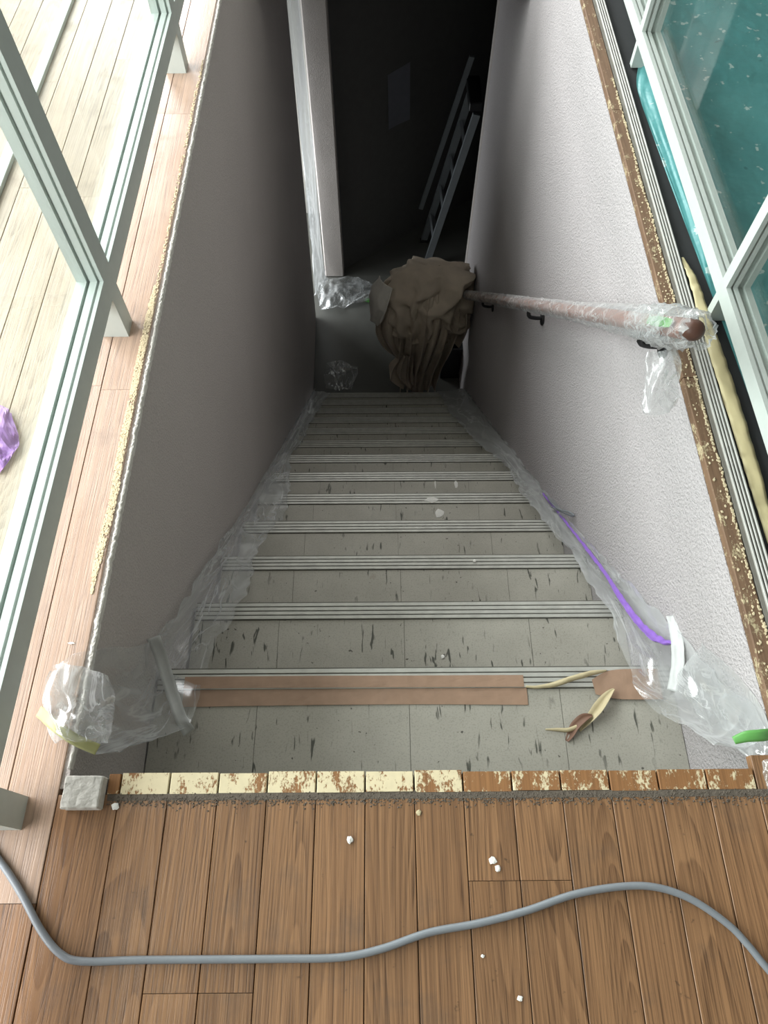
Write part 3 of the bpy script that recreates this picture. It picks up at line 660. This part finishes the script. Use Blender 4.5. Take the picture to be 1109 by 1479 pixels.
# ---------------------------------------------------------------- tape and scraps on the first step
z0 = TZ
ta = empty('brown_tape', (-0.05, 0.39, z0), 'long double strip of brown tape along the first nosing', 'tape')
link('strip', ribbon([(-0.40, 0.406, z0 + .0052), (-0.15, 0.4062, z0 + .0054), (0.08, 0.4055, z0 + .0052), (0.285, 0.405, z0 + .0052)], 0.024, (0, 1, 0), 50, amp=.0009), M['kraft'], ta)
link('strip', ribbon([(-0.40, 0.376, z0 + .0016), (-0.15, 0.377, z0 + .0022), (0.08, 0.3765, z0 + .0018), (0.290, 0.3755, z0 + .0018)], [0.036, 0.034, 0.033, 0.036], (0, 1, 0), 50, amp=.0008, seed=4), M['kraft'], ta)
tb = empty('brown_tape', (0.48, 0.4, z0), 'short end of brown tape with a peeled curl near the right film', 'tape')
link('strip', ribbon([(0.425, 0.392, z0 + .0045), (0.46, 0.396, z0 + .005), (0.50, 0.397, z0 + .005), (0.56, 0.397, z0 + .005)], [0.030, 0.056, 0.062, 0.062], (0, 1, 0), 24, amp=.0008), M['kraft'], tb)
tag(link('peeled_curl', ribbon([(0.455, 0.424, z0 + .007), (0.42, 0.416, z0 + .016), (0.38, 0.405, z0 + .018), (0.345, 0.395, z0 + .013), (0.31, 0.391, z0 + .008), (0.288, 0.393, z0 + .006)], [0.003, 0.010, 0.011, 0.010, 0.006, 0.004], (0, 1, 0.6), 40, curl=.35, amp=.002), M['kraft_back'], tb, True), 'cream underside of the peeled tape')
sc = empty('torn_scrap', (0.38, 0.34, z0), 'torn curled scrap of brown and cream tape on the first step', 'scrap')
tag(link('cream_curl', ribbon([(0.463, 0.386, z0 + .012), (0.447, 0.372, z0 + .014), (0.428, 0.350, z0 + .012), (0.412, 0.333, z0 + .010), (0.395, 0.316, z0 + .004), (0.386, 0.305, z0 + .002)], [0.003, 0.015, 0.021, 0.017, 0.010, 0.003], (0.8, -0.6, 0.4), 40, curl=.4, amp=.002), M['kraft_back'], sc, True), 'cream curl')
tag(link('brown_fold', ribbon([(0.412, 0.334, z0 + .010), (0.395, 0.329, z0 + .012), (0.378, 0.316, z0 + .007), (0.366, 0.298, z0 + .003), (0.358, 0.287, z0 + .001)], [0.004, 0.016, 0.018, 0.014, 0.006], (0.5, -0.8, 0.3), 30, curl=.3, amp=.002), mat_plain('brown_tape_dark', lin(120, 88, 70), 0.6), sc, True), 'brown torn fold')
link('torn_tip', ribbon([(0.386, 0.314, z0 + .004), (0.362, 0.307, z0 + .006), (0.34, 0.308, z0 + .005), (0.318, 0.309, z0 + .003)], [0.010, 0.008, 0.006, 0.002], (0, 1, 0.3), 20, curl=.3, amp=.001), M['kraft_back'], sc, True)

# ---------------------------------------------------------------- cord
cp = [(-0.66, 0.16, .0055), (-0.575, 0.105, .0055), (-0.525, 0.063, .0055), (-0.488, 0.025, .0055), (-0.450, -0.020, .0055), (-0.419, -0.046, .0055), (-0.389, -0.054, .0055), (-0.318, -0.053, .0055), (-0.228, -0.053, .0055), (-0.139, -0.053, .0055), (-0.058, -0.052, .0055), (-0.004, -0.043, .0055), (0.059, -0.025, .0055), (0.124, -0.015, .0055), (0.189, -0.001, .0055), (0.256, 0.018, .0055), (0.323, 0.027, .0055), (0.37, 0.025, .0055), (0.413, 0.010, .0055), (0.453, -0.018, .0055), (0.474, -0.042, .0055), (0.493, -0.069, .0055), (0.54, -0.13, .0055), (0.6, -0.2, .0055)]
tag(link('cord', tube(bmesh.new(), spline(cp, 220), 0.0048, 12), M['cord'], smooth=True), 'grey electric cord snaking across the brown planks', 'cord')

# ---------------------------------------------------------------- flakes and specks
def flake(x, y, z, r, label, mat='white', fl=0.5, seed=0, sx=1, sy=1):
    bm = bmesh.new(); bmesh.ops.create_icosphere(bm, subdivisions=2, radius=r)
    for v in bm.verts:
        k = 1 + 0.45 * mnoise.noise(v.co * (1.6 / r) + Vector((seed, 0, 0)))
        v.co = Vector((v.co.x * k * sx + x, v.co.y * k * sy + y, (v.co.z * fl) * k + z + r * fl))
    tag(link('paint_flake', bm, M[mat]), label, 'paint flake')
flake(-0.047, 0.087, 0, 0.0046, 'round white paint lump on the brown planks above the cord', seed=1)
flake(0.150, 0.060, 0, 0.0050, 'flat white paint flake on the planks right of centre, upper of two', fl=.2, seed=2)
flake(0.156, 0.050, 0, 0.0044, 'flat white paint flake on the planks right of centre, lower of two', fl=.3, seed=3)
flake(0.128, -0.052, 0, 0.0022, 'tiny pale speck on the planks below the cord', seed=4)
flake(0.172, -0.098, 0, 0.0034, 'small cream crumb near the bottom edge of the floor', seed=5, fl=.3)
flake(0.050, 0.122, 0, 0.0040, 'small tan splinter chip by the dust line', mat='kraft_back', seed=6, fl=.3)
flake(-0.381, 0.133, 0, 0.0050, 'white plaster crumb beside the plaster stub', seed=7, fl=.4)
flake(-0.493, 0.375, 0, 0.0034, 'thin white sliver on the left planks by the film', seed=8, fl=.3, sx=1.6, sy=.5)
def on_step(k, x, dy, *a, **kw): y, z = nose(k); flake(x, y + dy, z + (0.0042 if dy > -0.045 else 0.0), *a, **kw)
on_step(1, 0.143, -0.140, 0.0046, 'round white paint drop on the second step', seed=9, fl=.3)
on_step(2, 0.265, -0.022, 0.0046, 'white paint drop on the third nosing', seed=10, fl=.4)
on_step(4, 0.185, -0.03, 0.016, 'white paint smear on the fifth nosing', seed=11, fl=.06, sx=1.5, sy=.7)
on_step(4, 0.212, -0.085, 0.018, 'large white paint splash below the smeared nosing', seed=12, fl=.06, sx=.9, sy=1.0)
on_step(5, 0.305, -0.062, 0.015, 'upright white paint blotch on the sixth step', seed=13, fl=.06, sx=.45, sy=1.3)
on_step(5, 0.220, -0.060, 0.014, 'thin white paint run on the sixth step', seed=14, fl=.06, sx=.2, sy=1.5)

# ---------------------------------------------------------------- at the foot of the stairs
# drop cloth hung over the handrail end
prof = [(-1.992, .36, 3.42, .002, .002), (-2.005, .36, 3.42, .11, .08), (-2.06, .34, 3.41, .215, .15), (-2.15, .31, 3.40, .255, .18), (-2.26, .29, 3.39, .275, .19), (-2.36, .29, 3.38, .265, .18), (-2.46, .29, 3.38, .22, .15), (-2.56, .29, 3.38, .15, .10), (-2.62, .29, 3.38, .05, .04)]
bm = bmesh.new(); rings = []; NR, SG = 80, 130
ps = spline([(p[0], p[1], p[2]) for p in prof], NR); rs = spline([(p[3], p[4], 0) for p in prof], NR)
for i in range(NR + 1):
    z, cx, cy = ps[i]; rx, ry, _ = rs[i]; ring = []
    for k in range(SG):
        th = 2 * pi * k / SG
        q = Vector((cos(th) * rx * 6 + 3, sin(th) * ry * 6, (z + 0.35 * cos(th) * rx) * 7.5))
        w = Vector((mnoise.noise(q * .7), mnoise.noise(q * .7 + Vector((4, 1, 8))), mnoise.noise(q * .7 + Vector((7, 7, 2))))) * 1.2
        f = (0.30 - abs(mnoise.noise(q * 0.75 + w))) * 0.62 + 0.20 * (0.3 - abs(mnoise.noise(q * 1.7 + w * 1.3)))
        ring.append(bm.verts.new((min(cx + cos(th) * rx * (1 + f), XR - 0.004), cy + sin(th) * ry * (1 + f), z + 0.02 * mnoise.noise(q))))
    rings.append(ring)
for i in range(NR):
    for k in range(SG): bm.faces.new((rings[i][k], rings[i][(k + 1) % SG], rings[i + 1][(k + 1) % SG], rings[i + 1][k]))
bm.faces.new(rings[0]); bm.faces.new(rings[-1][::-1])
# the hanging length: two overlapping falls of cloth with deep vertical folds
def fall(path, n=80, m=120, waves=5.5, ph=0.0, seed=0):
    c = spline([(a, b, z) for a, b, z, w, d in path], n); wd = spline([(w, d, 0) for a, b, z, w, d in path], n); g = []
    for i in range(n + 1):
        u = i / n; row = []
        for k in range(m + 1):
            t = k / m; a = 2 * pi * waves * t + ph + 1.6 * mnoise.noise(Vector((t * 3, u * 2.2, seed)))
            fold = sin(a) + 0.45 * sin(2.3 * a + 2 * u + seed); fold = fold * (0.35 + 0.65 * min(1, u * 2.2))
            x = c[i].x + wd[i].x * (t - .5) + 0.012 * sin(2 * a) * min(1, u * 2); y = c[i].y - wd[i].y * 0.5 * fold + 0.25 * wd[i].x * (2 * t - 1) ** 2
            z = c[i].z + 0.03 * mnoise.noise(Vector((t * 5, seed, u * 3)))
            row.append(bm.verts.new((min(x, XR - .004), y, max(z, ZL + 0.002))))
        g.append(row)
    for i in range(n):
        for k in range(m): bm.faces.new((g[i][k], g[i][k + 1], g[i + 1][k + 1], g[i + 1][k]))
fall([(.33, 3.33, -2.06, .26, .03), (.32, 3.22, -2.16, .36, .05), (.31, 3.185, -2.32, .40, .07), (.29, 3.20, -2.55, .36, .09), (.28, 3.30, -2.80, .32, .10), (.27, 3.33, -3.02, .28, .10), (.27, 3.34, -3.12, .27, .10)], seed=1)
fall([(.14, 3.36, -2.12, .14, .03), (.09, 3.27, -2.22, .20, .05), (.08, 3.24, -2.40, .22, .07), (.11, 3.26, -2.56, .17, .06), (.15, 3.28, -2.66, .10, .04)], 50, 60, 3.2, 1.0, 4)
fall([(.46, 3.38, -2.10, .16, .03), (.49, 3.30, -2.22, .17, .05), (.50, 3.29, -2.42, .15, .06), (.49, 3.32, -2.58, .12, .05)], 50, 60, 2.5, 2.0, 7)
fall([(.17, 3.24, -2.60, .10, .05), (.14, 3.25, -2.74, .17, .06), (.14, 3.27, -2.86, .16, .06), (.20, 3.29, -2.98, .10, .05)], 40, 50, 2.2, .5, 9)
bm.normal_update()
tag(link('drop_cloth', bm, M['cloth'], smooth=True), 'crumpled beige drop cloth hung over the lower handrail end', 'drop cloth')
rows = [[(-0.005, 3.40, -2.05), (0.025, 3.33, -2.04), (0.075, 3.30, -2.06)], [(-0.045, 3.40, -2.13), (-0.03, 3.30, -2.12), (0.05, 3.24, -2.14)], [(-0.06, 3.38, -2.22), (-0.04, 3.28, -2.22), (0.02, 3.22, -2.24)], [(-0.07, 3.36, -2.30), (-0.045, 3.28, -2.31), (-0.01, 3.24, -2.31)]]
tag(link('white_rag', sheet(rows, 26, 20, 0.03, 8, 14, 5, thick=.003), M['rag'], smooth=True), 'white rag tucked at the left side of the beige cloth', 'rag')
# black crate under the cloth
ct = empty('crate', (0.515, 3.58, ZL), 'black plastic crate in the dark right corner below the cloth', 'crate')
bm = bmesh.new(); box(bm, .445, .58, 3.50, 3.80, ZL, ZL + .015)
for a in ((.445, .452, 3.50, 3.80), (.573, .58, 3.50, 3.80), (.452, .573, 3.50, 3.507), (.452, .573, 3.793, 3.80)): box(bm, *a, ZL + .015, ZL + .30)
link('body', bm, M['black'], ct)
bm = bmesh.new()
for a in ((.438, .452, 3.493, 3.807), (.573, .587, 3.493, 3.807), (.452, .573, 3.493, 3.507), (.452, .573, 3.793, 3.807)): box(bm, *a, ZL + .30, ZL + .32)
link('rim', bm, M['black'], ct)
# folded stepladder leaning in the back right corner
ld = empty('stepladder', (0.40, 4.83, ZL), 'folded aluminium stepladder leaning at the back right', 'ladder')
def bar(name, a, b, w, d, parent, mat):
    a, b = Vector(a), Vector(b); t = (b - a).normalized(); s = Vector((0, 1, 0)); s = (s - t * s.dot(t)).normalized(); n_ = t.cross(s)
    bm = bmesh.new(); r0 = [bm.verts.new(a + s * (i * w) + n_ * (j * d)) for i, j in ((-.5, -.5), (.5, -.5), (.5, .5), (-.5, .5))]; r1 = [bm.verts.new(v.co + (b - a)) for v in r0]
    for i in range(4): bm.faces.new((r0[i], r0[(i + 1) % 4], r1[(i + 1) % 4], r1[i]))
    bm.faces.new(r0[::-1]); bm.faces.new(r1); bmesh.ops.recalc_face_normals(bm, faces=bm.faces)
    return link(name, bm, mat, parent)
fa, fb = Vector((.385, 4.70, ZL + .012)), Vector((.66, 4.72, -1.86))
ga, gb = Vector((.372, 4.98, ZL + .012)), Vector((.645, 4.95, -1.80))
ha, hb = Vector((.335, 5.02, ZL + .30)), Vector((.62, 4.97, -1.62))
bar('side_rail', fa, fb, .028, .05, ld, M['ladder']); bar('side_rail', ga, gb, .028, .05, ld, M['ladder']); bar('rear_rail', ha, hb, .02, .035, ld, M['ladder'])
for i in range(1, 5):
    u = i / 5; bar('rung', fa.lerp(fb, u) + Vector((0, .015, 0)), ga.lerp(gb, u) - Vector((0, .015, 0)), .05, .02, ld, M['ladder'])
link('top_cap', B(.60, .69, 4.68, 5.0, -1.82, -1.76, bev=.006), M['black'], ld)
for p in (fa, ga): link('foot', B(p.x - .03, p.x + .03, p.y - .02, p.y + .02, ZL, ZL + .03, bev=.004), M['black'], ld)
# plastic hung in the doorway between the left wall and the pillar, and lying on the landing
rows = [[(-0.50, 4.36, -0.55), (-0.48, 4.42, -0.55), (-0.465, 4.50, -0.55), (-0.46, 4.56, -0.55)], [(-0.515, 4.36, -1.3), (-0.495, 4.42, -1.3), (-0.47, 4.50, -1.3), (-0.462, 4.56, -1.3)], [(-0.52, 4.36, -2.2), (-0.505, 4.42, -2.2), (-0.48, 4.50, -2.2), (-0.465, 4.56, -2.2)], [(-0.53, 4.36, -2.9), (-0.52, 4.42, -2.9), (-0.49, 4.50, -2.9), (-0.47, 4.56, -2.9)], [(-0.53, 4.34, ZL + .01), (-0.51, 4.38, ZL + .01), (-0.47, 4.45, ZL + .01), (-0.44, 4.52, ZL + .01)]]
tag(link('plastic_curtain', sheet(rows, 60, 24, 0.03, 2, 16, 6), mat_film('doorway_film', 0.6, 0.4, 3, 12), smooth=True), 'hanging plastic sheet lit from behind in the gap beside the left pillar', 'plastic sheet')
def lf(co): co.z = max(co.z, ZL + 0.003)
rows = [[(-0.50, 4.45, ZL + .02), (-0.38, 4.50, ZL + .03), (-0.2, 4.52, ZL + .02), (-0.06, 4.45, ZL + .005)], [(-0.50, 4.33, ZL + .02), (-0.38, 4.36, ZL + .05), (-0.22, 4.36, ZL + .03), (-0.06, 4.34, ZL + .005)], [(-0.47, 4.18, ZL + .01), (-0.38, 4.17, ZL + .03), (-0.25, 4.22, ZL + .02), (-0.10, 4.28, ZL + .004)]]
pl = empty('plastic_sheet', (-0.3, 4.35, ZL), 'crumpled clear plastic lying on the landing by the left pillar', 'plastic sheet')
link('film', sheet(rows, 50, 50, 0.05, 7, 7, 3, clampf=lf), M['film2'], pl, True)
tag(link('tape_strip', ribbon([(-0.12, 4.30, ZL + .012), (-0.06, 4.28, ZL + .012), (0.0, 4.27, ZL + .008)], 0.04, (0, 1, 0), 10), M['green'], pl), 'green tape on the landing film')
rows = [[(-0.40, 3.62, ZL + .01), (-0.3, 3.64, ZL + .02), (-0.18, 3.60, ZL + .005)], [(-0.42, 3.50, ZL + .02), (-0.3, 3.5, ZL + .04), (-0.18, 3.5, ZL + .01)], [(-0.40, 3.38, ZL + .01), (-0.3, 3.36, ZL + .03), (-0.22, 3.38, ZL + .005)]]
tag(link('plastic_scrap', sheet(rows, 40, 40, 0.05, 9, 9, 7, clampf=lf), M['film'], smooth=True), 'loose plastic scrap on the landing just below the last step', 'plastic scrap')
# notice paper on the dark back wall
def bw(u, z, off=0.004): return Vector((-0.30 + 1.55 * u, 4.66 + 1.20 * u, z)) + Vector((0.61, -0.79, 0)) * off
bm = sheet([[bw(.23, -1.72), bw(.28, -1.71), bw(.33, -1.70)], [bw(.23, -1.9, .012), bw(.28, -1.9, .008), bw(.33, -1.9, .012)], [bw(.23, -2.1, .02), bw(.28, -2.1, .014), bw(.33, -2.1, .02)]], 10, 6, thick=.001)
tag(link('notice', bm, mat_plain('grey_paper', lin(120, 122, 132), 0.8)), 'sheet of paper hanging on the dark back wall', 'paper')
